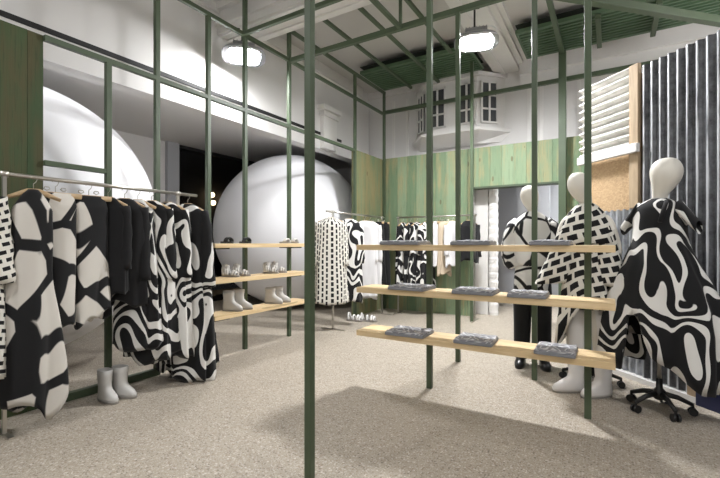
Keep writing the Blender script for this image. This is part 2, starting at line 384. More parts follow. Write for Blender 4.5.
# ------------------------------------------------------------------ green steel frame
XL = -3.68
fr = thing('steel_frame', 'tall green painted steel frame of square posts and beams spanning the shop', 'frame')
H = .0225
def post(x, y, z1, h=H, z0=0): obj('post', MB().box(x-h, x+h, y-h, y+h, z0, z1), MAT['steel'], fr, bevel=.003)
for y, z1 in ((1.90, 2.80), (2.345, 4.35), (2.93, 3.72), (3.45, 4.28), (4.23, 4.35), (5.9, 4.13), (6.95, 4.13)): post(XL, y, z1)
for x, y, z1 in ((-1.315, 1.67, 4.31), (-1.33, 3.35, 4.3), (-1.37, 4.25, 3.72), (-.59, 4.05, 4.35), (-.135, 3.36, 4.3), (-1.87, 6.5, 4.12)): post(x, y, z1, .02 if y < 2 else H)
post(-.61, 6.86, 4.12, .05)
post(-2.04, 4.25, 4.35, .016, 3.74)
def beam(x0, y0, x1, y1, z, h=.022):
    a, b = Vector((x0,y0,0)), Vector((x1,y1,0)); d = (b-a); L = d.length; t_ = d/L
    M = Matrix(((t_.x, -t_.y, 0, x0), (t_.y, t_.x, 0, y0), (0,0,1,z), (0,0,0,1)))
    obj('beam', MB().box(0, L, -h, h, -h, h, M), MAT['steel'], fr, bevel=.003)
beam(XL, -1.2, XL, 6.95, 3.70); beam(XL, 1.43, XL, 5.9, 2.81)
beam(XL, 3.42, 2.2, 3.42, 3.70); beam(XL, 4.25, 1.2, 4.25, 3.70, .028)
beam(XL, 6.95, 1.4, 6.95, 3.73, .03)
beam(-.72, 4.2, 1.35, 6.27, 3.70, .04)
for x in (XL, -3.13, -2.6): beam(x, 4.02, x, 6.98, 4.11)
beam(-2.04, 4.02, -2.04, 6.0, 4.11); beam(-2.04, 3.42, -2.04, 4.25, 3.70)
beam(XL, 1.43, XL, 1.9, 1.86, .02)
for x in (-.61, -.13, .5): beam(x, 5.2 if x < -.5 else 5.98, x, 6.9, 4.10, .03)
beam(XL, 1.43, XL, 2.345, .03, .03)

# slatted panels under the ceiling
def slats(x0, x1, y0, y1, z, label):
    t_ = thing('slatted_panel', label, 'ceiling panel', ((x0+x1)/2, (y0+y1)/2, z), 0, 'green slatted panels under the ceiling')
    hx, hy = (x1-x0)/2, (y1-y0)/2
    f = MB().box(-hx, hx, -hy, -hy+.03, -.0, .05).box(-hx, hx, hy-.03, hy, 0, .05).box(-hx, -hx+.03, -hy+.03, hy-.03, 0, .05).box(hx-.03, hx, -hy+.03, hy-.03, 0, .05)
    obj('panel_frame', f, MAT['slat'], t_)
    obj('backing', MB().box(-hx, hx, -hy, hy, .11, .12), MAT['slatback'], t_)
    m = MB(); n = 11
    for i in range(n):
        y = -hy+.05+(2*hy-.1)*i/(n-1)
        m.box(-hx+.03, hx-.03, y-.019, y+.019, .0, .02)
    obj('slats', m, MAT['slat'], t_)
slats(-3.66, -1.8, 6.03, 6.93, 4.14, 'dark green slatted panel under the ceiling in the far left corner of the room')
slats(-1.12, 1.6, 5.98, 6.9, 4.14, 'long green slatted panel under the ceiling above the corrugated metal wall')

# ------------------------------------------------------------------ white balls
for loc, lab in (((-5.5, 6.4, 1.5), 'huge white inflated ball standing behind the shoe shelves'), ((-5.6, 1.8, 1.5), 'huge white inflated ball behind the near rail of patterned clothes')):
    b = MB(); prof = []
    for i in range(1, 40): prof.append((1.5*math.sin(PI*i/40), -1.5*math.cos(PI*i/40)))
    b.lathe(prof, 64)
    tb = thing('inflated_ball', lab, 'ball', (loc[0], loc[1], 0), 0, 'giant white balls')
    obj('skin', b, MAT['ball'], tb, True, loc=(0,0,1.497))
    obj('valve', MB().lathe([(.035,0),(.035,.012),(.012,.016),(.012,.03)], 14), MAT['sole'], tb, loc=(0,0,2.994))
# warm lights in the dark street beyond the glass
struct('wall_street', MB().box(-13.5, -13.2, 6, 16, -.1, 7), MAT['blackgap'])
for x, y, z in ((-13.1, 10.6, 3.1), (-13.1, 10.65, 2.8), (-13.1, 11.2, 3.0)):
    tag(obj('street_lantern', MB().lathe([(.02,-.09),(.08,-.07),(.1,0),(.08,.07),(.02,.09)], 12), MAT['glow'], None, True, loc=(x,y,z)), 'small warm light glowing in the dark beyond the glass', 'light', 'lights outside the window')

# ------------------------------------------------------------------ flood lights
def flood(label, loc, rz, rod, tilt=(0,0), lens=None):
    lens = lens or MAT['lens']
    t_ = thing('flood_light', label, 'lamp', loc, rz, 'industrial flood lamps under the ceiling')
    t_.rotation_euler = tilt+(rz,)
    def rect(hx, hy, z, n=28, p=3.2):
        o = []
        for j in range(n):
            c, s = math.cos(2*PI*j/n), math.sin(2*PI*j/n)
            k = (abs(c)**p+abs(s)**p)**(-1/p); o.append(Vector((hx*k*c, hy*k*s, z)))
        return o
    prof = [(.192,.147,0.0),(.26,.195,-.002),(.265,.2,.005),(.26,.195,.015),(.235,.175,.045),(.19,.14,.075),(.12,.1,.09),(.09,.085,.1)]
    m = MB().loft([rect(a,b,z) for a,b,z in prof], False, True)
    m.loft([rect(a-.006,b-.006,z) for a,b,z in [(.25,.185,.004),(.252,.187,.015),(.225,.165,.04),(.18,.13,.07)]], False, True)
    obj('housing', m, MAT['lamphouse'], t_, True)
    obj('lens', MB().loft([rect(.165,.12,-.016,p=5),rect(.185,.14,-.012,p=5),rect(.19,.145,.004,p=5)], True, True), lens, t_)
    obj('ballast_box', MB().box(-.13,.13,-.07,.07,.1,.17), MAT['lamphouse'], t_, bevel=.01)
    fins = MB()
    for i in range(7): fins.box(-.12+.04*i-.005, -.12+.04*i+.005, -.085, .085, .105, .165)
    obj('fins', fins, MAT['lamphouse'], t_)
    obj('bracket', MB().tube([(-.02,0,.17),(-.02,0,rod)], .012).box(-.08,.04,-.05,.05,rod-.015,rod), MAT['black'], t_)
    pts = [(.13+.11*math.sin(a)*1.0, .02, .15+.07*math.cos(a)) for a in [i*PI/9 for i in range(-1, 11)]]
    obj('cable', MB().tube(pts, .009, 8), MAT['cable'], t_, True)
    return t_
flood('lit flood lamp hanging close to the white wall on the left', (-3.88, 3.62, 3.56), R(48), .36, (R(-12),0))
flood('lit flood lamp hanging near the oriel window in front of the back wall', (-1.40, 5.05, 3.70), R(16), .50, (R(-8),0), MAT['lens_strong'])
flood('added fill flood lamp unseen behind the viewer by the plank wall', (-2.4, -.9, 3.6), R(20), .75)  # this and the next flood are added out of view as fill
flood('added fill flood lamp unseen behind the viewer on the right', (1.7, 1.2, 3.6), R(80), .75)

def globe(label, loc, r=.18, st=None):  # fill globes added out of view to brighten the room
    st = st or 'globe'
    t_ = thing('fill_globe', label, 'lamp', loc, 0, 'added fill globes out of view')
    obj('globe', MB().lathe([(r*math.sin(PI*i/16)+.001, -r*math.cos(PI*i/16)) for i in range(17)], 24), MAT[st], t_, True)
    obj('stem', MB().tube([(0,0,r),(0,0,4.355-loc[2])], .01), MAT['black'], t_)
globe('added fill globe behind the viewer near the plank wall', (-1.9, -1.6, 2.7))
globe('added fill globe right behind the viewer', (.9, -1.5, 2.7))
globe('added fill globe to the right behind the viewer', (2.8, -.2, 2.7))
globe('added fill globe far right behind the corrugated wall', (2.3, 5.3, 3.2), st='fill_globe_bright')
globe('added fill globe close to the ceiling above the viewer', (-.8, 2.2, 3.85))
def fill_downlight(label, loc, L, st):
    t_ = thing('passage_fill', label, 'lamp', loc, 0)
    obj('frame', MB().box(-.12,.12,-L/2,L/2,-.03,-.001), MAT['trimw'], t_)
    obj('diffuser', MB().box(-.1,.1,-L/2+.02,L/2-.02,-.036,-.03), st, t_)
al = thing('fill_strip', 'long added fill strip hidden on the inner face of the alcove lintel', 'lamp', (-4.5, 3.4, 3.0))  # glowing strip added behind the lintel to brighten the alcove
obj('frame', MB().box(-.03, -.001, -2.6, 2.6, -.09, .09), MAT['trimw'], al); obj('diffuser', MB().box(-.036, -.03, -2.57, 2.57, -.07, .07), MAT['soft'], al)
fill_downlight('added unseen fill light in the passage behind the doorway', (-.2, 7.9, 2.6), .9, MAT['softer'])  # unseen light added to brighten the passage
# ------------------------------------------------------------------ diagonal corrugated wall
T = Vector((-.70711, .70711, 0)); N = Vector((-.70711, -.70711, 0)); O = Vector((1.0, 3.75, 0))
MD = Matrix(((T.x, N.x, 0, O.x), (T.y, N.y, 0, O.y), (0,0,1,0), (0,0,0,1)))   # local (s along wall, outwards, up)
struct('wall_diagonal', MB().box(-2.2, 1.72, -.12, -.03, 0, 2.8, MD), MAT['beam'])
def corr(s0, s1, z0, z1, pitch, amp, horiz=False, off=0.0, rough_top=0):
    m = MB(); th = .002
    L = (z1-z0) if horiz else (s1-s0); n = max(8, int(L/pitch*12))
    rings = [[], [], [], []]
    for i in range(n+1):
        a = L*i/n; c = math.cos(2*PI*a/pitch)
        h = off + amp*(math.copysign(abs(c)**.7, c))
        for k, (e, hh) in enumerate(((0,h),(1,h),(1,h-th),(0,h-th))):
            p = Vector((s0 if e == 0 else s1, hh, z0+a)) if horiz else Vector((s0+a, hh, z0 if e == 0 else z1))
            rings[k].append(MD @ p)
    rows = [[rings[k][i] for k in range(4)] for i in range(n+1)]
    m.loft(rows, True, True); return m
tag(obj('corrugated_sheet', corr(1.04, 1.74, .05, 1.57, .07, .011), MAT['zinc']), 'pale galvanised corrugated sheet under the chipboard panel', 'metal sheet', 'corrugated sheets on the diagonal wall')
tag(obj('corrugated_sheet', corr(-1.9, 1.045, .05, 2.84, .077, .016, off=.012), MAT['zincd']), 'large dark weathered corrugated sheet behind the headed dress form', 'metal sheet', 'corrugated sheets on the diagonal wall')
tag(obj('corrugated_sheet', corr(1.15, 1.79, 2.17, 2.88, .078, .027, True), MAT['zincw']), 'white painted corrugated sheet with level ribs above the chipboard panel', 'metal sheet', 'corrugated sheets on the diagonal wall')
tag(obj('chipboard_panel', MB().box(1.15, 1.72, -.02, .0, 1.56, 2.1, MD), MAT['osb']), 'tan chipboard panel beside the checked coat mannequin', 'panel')
tag(obj('timber_batten', MB().box(1.07, 1.165, .0, .04, 1.57, 2.88, MD), MAT['beam'], bevel=.004), 'rough brown timber batten between the chipboard and the dark corrugated sheet', 'timber')
tag(obj('white_rail', MB().box(1.05, 1.76, .04, .08, 2.07, 2.15, MD), MAT['trimw'], bevel=.004), 'white painted timber rail above the chipboard panel', 'timber')
struct('baseboard_diagonal', MB().box(-2.2, 1.78, -.03, .06, 0, .045, MD), MAT['trimw'])
tag(obj('timber_offcut', MB().box(.46, .62, .03, .055, .046, .3, MD), MAT['beam']), 'short brown timber board at the foot of the corrugated sheet', 'timber')
nv = thing('navy_board', 'navy blue board with yellow flecks leaning at the right edge', 'board')
obj('board', MB().box(-.3, .53, .062, .085, .0, .58, MD), MAT['navy'], nv)
fl = MB()
for i in range(46):
    s_, z_ = random.uniform(.2, .5), random.gauss(.22, .04)
    fl.box(s_, s_+random.uniform(.006,.022), .085, .0865, z_, z_+random.uniform(.003,.008), MD)
ff = obj('flecks', fl, MAT['yellow'], nv); ff['kind'] = 'stuff'

# ------------------------------------------------------------------ shelves
def shelf(axis, c, L, D, z, label, group):
    t_ = thing('wooden_shelf', label, 'shelf', (c[0], c[1], z), 0, group)
    if axis == 0:
        obj('board', MB().box(-L/2, L/2, -D/2, D/2, 0, .045), MAT['wood'], t_, bevel=.002)
        for x in (-.75*L/2+.1, .80*L/2): obj('bracket', MB().box(x-.02, x+.02, -.04, D/2-.01, -.012, 0), MAT['black'], t_)
    else:
        obj('board', MB().box(-D/2, D/2, -L/2, L/2, 0, .045), MAT['woody'], t_, bevel=.002)
        for y in (-L/2+.12, L/2-.2): obj('bracket', MB().box(-D/2+.01, D/2-.03, y-.09, y+.09, -.014, 0), MAT['black'], t_)
ZS = (.455, .825, 1.19)
for z, n in zip(ZS, ('lowest', 'middle', 'top')):
    shelf(0, (-.92, 3.165), 1.9, .29, z, n+' of the three pale wood shelves carrying folded grey knitwear', 'shelves of folded knitwear')
    shelf(1, (-3.515, 3.53), 1.5, .26, z+.01, n+' of the three pale wood shelves of shoes in front of the white ball', 'shoe shelves by the white ball')

# folded knitwear
def folded(x0, x1, z, label, seed):
    rnd = random.Random(seed); w_ = x1-x0; hx = w_/2
    t_ = thing('folded_knitwear', label, 'folded clothing', ((x0+x1)/2, 3.135+rnd.uniform(-.01,.01), z), rnd.uniform(-.05,.05), 'folded grey knitwear on the shelves')
    def slab(z0, z1, k, mat, name, wav):
        rings = []; n = 96; D = .138*k
        for i in range(7):
            a = i/6; e = math.sin(PI*a)**.5
            zz = z0+(z1-z0)*a; r = []
            for j in range(n):
                c, s = math.cos(2*PI*j/n), math.sin(2*PI*j/n); p = 24
                q = (abs(c)**p+abs(s)**p)**(-1/p)
                r.append(Vector((hx*k*q*c*(.99+.01*e), D*q*s*(.985+.015*e), zz+wav*math.sin(j*.9+seed)*a*.4)))
            rings.append(r)
        m = MB().loft(rings, True, False)
        # crumpled top surface
        g = 14; vs = []
        for f in range(1, 6):
            q = 1-f/5*.999
            rings2 = [Vector((p.x*q, p.y*q, p.z+wav*(math.sin(p.x*q*38+seed*2+p.y*30)+math.sin(p.y*q*55+seed))*(1-q)**.6)) for p in rings[-1]]
            vs.append(rings2)
        m.loft([rings[-1]]+vs)
        obj(name, m, mat, t_, name == 'printed_fold')
    slab(0, .022, 1.0, MAT['grey_knit'], 'lower_fold', .0)
    slab(.0225, .032, .96, MAT['greytop'], 'printed_fold', .004)
pos = ['left end', 'middle', 'right end']
for zi, spans in enumerate((((-1.63,-1.25), (-1.06,-.73), (-.49,-.19)), ((-1.60,-1.24), (-1.07,-.72), (-.67,-.37)), ((-1.68,-1.28), (-1.08,-.74), (-.52,-.22)))):
    for k, (a, b) in enumerate(spans):
        folded(a+.045, b-.0, ZS[zi]+.0455, 'folded grey knitwear at the %s of the %s wooden shelf' % (pos[k], ('lowest', 'middle', 'top')[zi]), zi*3+k+1)

# ------------------------------------------------------------------ shoes
def stack(m, prof, n=22, p=2.6):
    """prof: (z, toe_y, heel_y, half_width); toe points to -y"""
    rings = []
    for z, ty, hy, hw in prof:
        cy, a = (ty+hy)/2, (hy-ty)/2; r = []
        for j in range(n):
            c, s = math.cos(2*PI*j/n), math.sin(2*PI*j/n); q = (abs(c)**p+abs(s)**p)**(-1/p)
            wd = hw*(1.0 if s > 0 else 1.0)
            r.append(Vector((wd*q*c, cy+a*q*s, z)))
        rings.append(r)
    return m.loft(rings, True, True)
def boot_parts(t_, mat, h=.26, k=1.0, x=0, y=0, rz=0, wide=1.0, sub=None):
    par = t_
    m = stack(MB(), [(.016,-.17,.085,.043),(.04,-.172,.088,.046),(.065,-.155,.087,.045),(.085,-.12,.084,.043),(.105,-.085,.08,.042),(.13,-.062,.076,.043),(.17,-.058,.074,.046*wide),(h*.8,-.062,.078,.05*wide),(h,-.066,.082,.053*wide),(h,-.06,.076,.047*wide),(h-.06,-.058,.07,.045*wide)])
    u = obj('upper', m, mat, par, True); s = obj('sole', stack(MB(), [(0,-.172,.088,.045),(.018,-.178,.093,.05),(.02,-.174,.09,.048)]), MAT['sole'], par, False)
    return u, s
def boot(loc, rz, label, group, h=.26, mat='boot', sc_=1.0):
    t_ = thing('ankle_boot', label, 'boot', loc, rz, group); boot_parts(t_, MAT[mat], h); t_.scale = (sc_,)*3; return t_
boot((-3.42, 1.745, 0), R(92), 'pale grey ankle boot on the floor by the green post, left of its pair', 'boots on the floor', .28, 'boot', .88)
boot((-3.41, 1.86, 0), R(104), 'pale grey ankle boot on the floor by the green post, right of its pair', 'boots on the floor', .28, 'boot', .88)
zb = ZS[0]+.0555
for y, rz, lab in ((3.10, 112, 'front boot of the nearer pale pair on the lowest shoe shelf'), (3.24, 118, 'rear boot of the nearer pale pair on the lowest shoe shelf'),
                   (3.74, 112, 'front boot of the farther pale pair on the lowest shoe shelf'), (3.88, 118, 'rear boot of the farther pale pair on the lowest shoe shelf')):
    boot((-3.545, y, zb), R(rz), lab, 'boots on the shoe shelf', .25 if y < 3.5 else .22, 'boot', .88)
def sandal(loc, rz, label, group, kind, mat, sc_=.9):
    t_ = thing('sandal', label, 'sandal', loc, rz, group); t_.scale = (sc_,)*3
    obj('sole', stack(MB(), [(0,-.13,.12,.043),(.008,-.135,.125,.046),(.026,-.13,.12,.044)]), MAT['sole'] if mat != 'shoeblk' else MAT['black'], t_)
    def strap(y, hgt, wd, lean=0.0, r=.014):
        pts = [(wd*math.cos(a), y+lean*math.sin(a), .024+hgt*math.sin(a)) for a in [PI*i/12 for i in range(13)]]
        obj('strap', MB().tube(pts, r, 8), MAT[mat], t_, True)
    if kind == 'slide':
        for y in (-.07, -.045, -.02): strap(y, .045, .043)
    elif kind == 'strappy':
        strap(-.09, .045, .043, 0, .014); strap(-.055, .055, .043, 0, .016); strap(.0, .06, .042, .01, .012); strap(.07, .085, .04, .02, .012)
    else:
        strap(-.08, .04, .042, 0, .016); strap(-.045, .055, .042, 0, .018); strap(.05, .13, .042, .02, .022); strap(.075, .10, .043, .02, .022); strap(.02, .09, .04, .02, .018)
        b = MB(); rnd = random.Random(int(loc[1]*100))
        rr = []
        for i in range(8):
            zz = .05+.016*i; rr.append([Vector(((.042+.012*math.sin(j*2.1+i*1.9))*math.cos(2*PI*j/20), .06+(.04+.012*math.sin(j*1.7+i*2.3))*math.sin(2*PI*j/20), zz)) for j in range(20)])
        obj('ankle_cuff', b.loft(rr, True, False), MAT[mat], t_, True)
zm = ZS[1]+.0555
for y, rz, lab in ((3.10, 112, 'front shoe of the nearer pale ruffled pair on the middle shoe shelf'), (3.25, 118, 'rear shoe of the nearer pale ruffled pair on the middle shoe shelf'),
                   (3.72, 112, 'front shoe of the farther pale ruffled pair on the middle shoe shelf'), (3.86, 118, 'rear shoe of the farther pale ruffled pair on the middle shoe shelf')):
    sandal((-3.53, y, zm), R(rz), lab, 'ruffled shoes on the shoe shelf', 'ruffle', 'boot', .82)
zt = ZS[2]+.0555
sandal((-3.53, 3.05, zt), R(80), 'black slide nearest the left end of the top shoe shelf', 'slides on the top shoe shelf', 'slide', 'shoeblk', .85)
sandal((-3.52, 3.30, zt), R(76), 'second black slide from the left end of the top shoe shelf', 'slides on the top shoe shelf', 'slide', 'shoeblk', .85)
sandal((-3.53, 3.98, zt), R(80), 'left one of the two pale slides on the top shoe shelf', 'slides on the top shoe shelf', 'slide', 'boot', .8)
sandal((-3.53, 4.14, zt), R(76), 'right one of the two pale slides on the top shoe shelf', 'slides on the top shoe shelf', 'slide', 'boot', .8)
sandal((-3.50, 5.6, 0), R(95), 'left white sandal on the floor below the far rail', 'sandals on the floor', 'strappy', 'bootw', 1.15)
sandal((-3.30, 5.68, 0), R(105), 'right white sandal on the floor below the far rail', 'sandals on the floor', 'strappy', 'bootw', 1.15)

# ------------------------------------------------------------------ clothes rails
def rack(label, loc, rz, L, ups, z=1.70, foot=.24):
    t_ = thing('clothes_rail', label, 'clothes rail', loc, rz, 'steel clothes rails')
    obj('rail', MB().tube([(0,0,z),(L,0,z)], .014, 12), MAT['chrome'], t_, True)
    for u in ups:
        obj('upright', MB().box(u-.011, u+.011, -.011, .011, .012, z-.012), MAT['chrome'], t_)
        obj('foot', MB().box(u-.016, u+.016, -foot, foot, 0, .014), MAT['chrome'], t_)
        obj('collar', MB().tube([(u-.022,0,z),(u+.022,0,z)], .02, 12), MAT['chrome'], t_, True)
    return t_
XR1, XR2, YR3 = -3.37, -3.42, 6.62
rack('long steel clothes rail in front of the left ball', (XR1, .75, 0), R(90), 1.8, (.34, 1.6), foot=.12)
rack('steel clothes rail at the end of the shoe shelves with the checked coat', (XR2, 4.72, 0), R(90), 1.72, (.16, 1.66), foot=.2)
rack('steel clothes rail along the green plank back wall', (-3.25, YR3, 0), 0, 1.42, (.03, 1.39), foot=.18)

# ------------------------------------------------------------------ garments
def garment_mb(L, wn, ws, wh, tn, th, nf=7, amp=.12, seed=1, sleeves=None, hemw=.03, zs=.09, waist=None, skew=0.0, notch=None):
    """hanging garment, neck at z=0; half widths wn/ws/wh at neck, shoulder, hem; half depths tn, th"""
    rnd = random.Random(seed); ph = [rnd.uniform(0, 6.28) for _ in range(4)]
    n, m = 64, 36; rings = []
    zl = [0, .2*zs, .55*zs, .85*zs, zs] + [zs+(L-zs)*(i/(m-5)) for i in range(1, m-4)]
    def wid(z):
        if z <= zs: a = z/zs; return wn+(ws-wn)*a**.75, tn*(.7+.6*a)
        a = (z-zs)/(L-zs); a2 = a*a*(3-2*a)*.6+a*.4
        w_ = ws+(wh-ws)*a2
        if waist: w_ *= 1-waist*math.exp(-((a-.35)/.18)**2)
        return w_, tn*1.3+(th-tn*1.3)*a2
    for z in zl:
        w_, d_ = wid(z); a = max(0, (z-zs)/(L-zs)); r = []
        for j in range(n):
            q = 2*PI*j/n; c, s = math.cos(q), math.sin(q)
            f = 1+amp*a**.8*(math.sin(nf*q+ph[0]+.8*math.sin(a*3+ph[3]))+.5*math.sin((nf*2-3)*q+ph[1]+2*a)) + .03*math.sin(3*q+9*a+ph[2])
            k = .82
            x = w_*f*math.copysign(abs(c)**k, c); y = d_*f*math.copysign(abs(s)**k, s)
            zz = -z - a**3*hemw*(math.sin(2*q+ph[1])+.6*math.sin(5*q+ph[2])) + (0 if z > zs else .0)
            if notch: zz = -z if a == 0 else -zs-(-zs-zz if False else (z-zs))*notch(x)/(L-zs)
            r.append(Vector((x+skew*z, y, zz)))
        rings.append(r)
    rings.append([Vector((p.x*.93, p.y*.9, p.z+.03)) for p in rings[-1]])
    rings.append([Vector((p.x*.95, p.y*.9, p.z+.25)) for p in rings[-1]])
    per = 2*PI*(ws+th)/2
    mb = MB().loft(rings, True, False, uv=lambda i, j: (j/n*per, rings[min(i, len(rings)-1)][j % n].z))
    if sleeves:
        sl, r0, r1, out = sleeves
        for sg in (-1, 1):
            pts = []; rad = []
            for i in range(12):
                a = i/11
                pts.append((sg*(ws*.82+out*a**.7)+skew*(zs+sl*a), .01*math.sin(a*5), -zs*.75-sl*a)); rad.append((r0+(r1-r0)*a)*(1+.07*math.sin(a*19+seed)))
            mb.tube(pts, rad, 16, .75, uvs=True)
    return mb
HG = {}
def hanger(x, y, rz, zr, label, bar=False, w_=.2):
    t_ = thing('clothes_hanger', label, 'hanger', (x, y, zr), rz, 'wooden clothes hangers on the rails')
    hook = [(.0,0,-.075),(0,0,-.03),(.012,0,-.02),(.02,0,0),(.014,0,.014),(0,0,.02),(-.014,0,.014),(-.019,0,.003)]
    obj('hook', MB().tube(hook, .0025, 6), MAT['chrome'], t_, True)
    if bar:
        obj('bar', MB().tube([(-w_,0,-.088),(w_,0,-.088)], .02, 14), MAT['hanger'], t_, True)
        for sx in (-.05, .05): obj('clip', MB().tube([(sx-.018,0,-.05),(sx,0,-.06),(sx+.018,0,-.05),(sx+.012,0,-.036),(sx-.012,0,-.036),(sx-.018,0,-.05)], .0035, 6), MAT['chrome'], t_, True)
    else:
        pts = [(-w_,0,-.135),(-w_*.6,0,-.108),(-.03,0,-.08),(.03,0,-.08),(w_*.6,0,-.108),(w_,0,-.135)]
        obj('shoulder_bar', MB().tube(pts, [.012,.016,.018,.018,.016,.012], 10), MAT['hanger'], t_, True)
def hang(name, x, y, rz, zr, label, cat, mat, group, mb, what, bar=False, drop=.07, hw=.15, z0=None):
    t_ = thing(name, label, cat, (x, y, zr-drop), rz, group)
    obj('cloth', mb, MAT[mat], t_, True)
    hanger(x, y, rz, zr, 'wooden hanger holding the '+what, bar, hw)
    return t_
G1 = 'patterned clothes on the near rail'
zr = 1.70-.02
hang('dash_print_tunic', XR1+.0, .90, R(78), zr, 'black and cream dash print garment cut by the left edge', 'garment', 'checkmid', G1, garment_mb(1.2, .06, .16, .19, .05, .12, 6, .1, 3, (.55,.07,.08,.03)), 'dash print garment at the left edge')
hang('blob_print_dress', XR1+.04, 1.235, R(66), zr, 'long cream dress with big black blobs on the near rail beside the plank wall', 'dress', 'blob', G1, garment_mb(1.42, .03, .11, .22, .05, .12, 5, .13, 11, None, .08, .14, waist=.2, skew=-.03), 'long cream dress with black blobs')
hang('blob_print_trousers', XR1, 1.38, R(84), zr, 'cream and black blob trousers on a bar hanger beside the long dress', 'trousers', 'blob', G1, garment_mb(.92, .11, .135, .12, .035, .1, 3, .2, 5, None, .04), 'cream blob trousers beside the long dress', True, .075, .16)
hang('blob_print_skirt', XR1, 1.60, R(80), zr, 'cream and black blob trousers hanging next to the plain black tops', 'trousers', 'blob', G1, garment_mb(.92, .10, .125, .11, .035, .1, 3, .2, 8, None, .04), 'cream blob trousers next to the black tops', True, .075, .15)
hang('black_blouse', XR1-.04, 1.76, R(30), zr, 'plain black top touching the blob print trousers on the near rail', 'top', 'cblack', G1, garment_mb(.78, .05, .15, .16, .04, .07, 6, .1, 6, (.5,.05,.05,.02)), 'black top touching the blob trousers')
hang('black_jacket', XR1-.02, 1.88, R(48), zr, 'plain black jacket before the swirl print dresses on the near rail', 'jacket', 'cblack', G1, garment_mb(.86, .05, .15, .16, .05, .08, 6, .1, 9, (.6,.055,.055,.02)), 'black jacket before the swirl dresses')
hang('swirl_print_skirt', XR1-.02, 1.99, R(30), zr, 'black and white swirl print dress half hidden by the black jacket', 'dress', 'swirl', G1, garment_mb(1.22, .05, .13, .2, .045, .1, 6, .12, 12, None), 'swirl dress half hidden by the black jacket')
hang('swirl_print_dress', XR1, 2.10, R(38), zr, 'swirl print dress next to the black jacket, first of the full swirl dresses', 'dress', 'swirl', G1, garment_mb(1.34, .05, .15, .2, .045, .1, 7, .13, 14, (.6,.05,.06,.03)), 'first full swirl dress')
hang('swirl_print_dress', XR1, 2.25, R(30), zr, 'swirl print dress in the middle of the full swirl dresses', 'dress', 'swirl', G1, garment_mb(1.38, .05, .16, .22, .045, .11, 7, .13, 15, (.6,.055,.06,.03)), 'middle swirl dress')
hang('swirl_print_dress', XR1+.02, 2.44, R(24), zr, 'long flared swirl print dress at the end of the near rail', 'dress', 'swirl', G1, garment_mb(1.56, .05, .17, .26, .05, .14, 8, .14, 16, (.7,.06,.075,.06), .07), 'flared swirl dress at the rail end')
G2 = 'clothes on the rail beyond the shoe shelves'
hang('dash_print_coat', XR2+.02, 4.80, R(36), zr, 'white coat with small black dashes at the near end of the far rail', 'coat', 'check', G2, garment_mb(1.22, .06, .2, .24, .05, .11, 5, .07, 21, (.62,.07,.075,.02), .01), 'small dash print coat', hw=.18)
hang('swirl_print_coat', XR2+.06, 5.22, R(36), zr, 'bold black and white swirl coat behind the dash print coat', 'coat', 'swirl', G2, garment_mb(1.25, .06, .19, .2, .05, .1, 5, .08, 22, (.6,.06,.065,.02), .02), 'bold swirl coat')
hang('white_shirt', XR2, 5.78, R(20), zr, 'long white sheer shirt behind the bold swirl coat', 'shirt', 'cwhite', G2, garment_mb(1.25, .06, .18, .2, .05, .1, 7, .1, 23, (.6,.05,.055,.02)), 'long white shirt')
hang('white_blouse', XR2, 5.95, R(15), zr, 'white blouse between the long white shirt and the black trousers', 'blouse', 'cwhite', G2, garment_mb(1.1, .06, .18, .2, .04, .08, 7, .1, 24, (.6,.05,.055,.02)), 'white blouse by the black trousers')
hang('black_trousers', XR2, 6.14, R(15), zr, 'black trousers beside the white blouse on the far rail', 'trousers', 'cblack', G2, garment_mb(1.1, .13, .15, .17, .04, .06, 5, .1, 25), 'black trousers by the white blouse', True, hw=.15)
hang('black_trousers', XR2+.02, 6.30, R(20), zr, 'black trousers nearest the room corner on the far rail', 'trousers', 'cblack', G2, garment_mb(1.12, .13, .15, .17, .04, .06, 5, .1, 26), 'black trousers nearest the corner', True, hw=.15)
G3 = 'clothes on the back wall rail'
for i, x in enumerate((-3.13, -2.98, -2.86, -2.70)):
    nm = ('nearest the corner', 'second from the corner', 'third from the corner', 'just left of the hanging white trousers')[i]
    hang('swirl_print_dress', x, YR3, R(82-4*i), zr, 'dark swirl print dress on the back wall rail, '+nm, 'dress', 'swirlsm', G3, garment_mb(1.1+.05*(i % 2), .05, .15, .2, .05, .085, 6, .12, 31+i, (.5,.05,.055,.01)), 'dark swirl dress '+nm)
hang('white_trousers', -2.45, YR3, R(25), zr, 'white trousers hanging on the back wall rail behind a green post', 'trousers', 'cwhite', G3, garment_mb(.72, .12, .13, .14, .04, .06, 4, .09, 36), 'white trousers on the back rail', True, hw=.14)
hang('beige_skirt', -2.36, YR3-.01, R(28), zr, 'beige skirt showing below the white trousers on the back wall rail', 'skirt', 'cbeige', G3, garment_mb(.88, .1, .11, .12, .03, .05, 5, .1, 37), 'beige skirt', True, hw=.12)
hang('white_tee', -2.22, YR3-.02, R(50), zr, 'white top beside the white trousers on the back wall rail', 'top', 'cwhite', G3, garment_mb(.75, .05, .13, .12, .04, .06, 5, .1, 38, (.5,.045,.05,.01)), 'white top on the back rail')
hang('black_jacket', -1.96, YR3, R(40), zr, 'black jacket at the doorway end of the back wall rail', 'jacket', 'cblack', G3, garment_mb(.66, .06, .17, .17, .05, .08, 5, .06, 39, (.52,.055,.055,.02)), 'black jacket by the doorway')

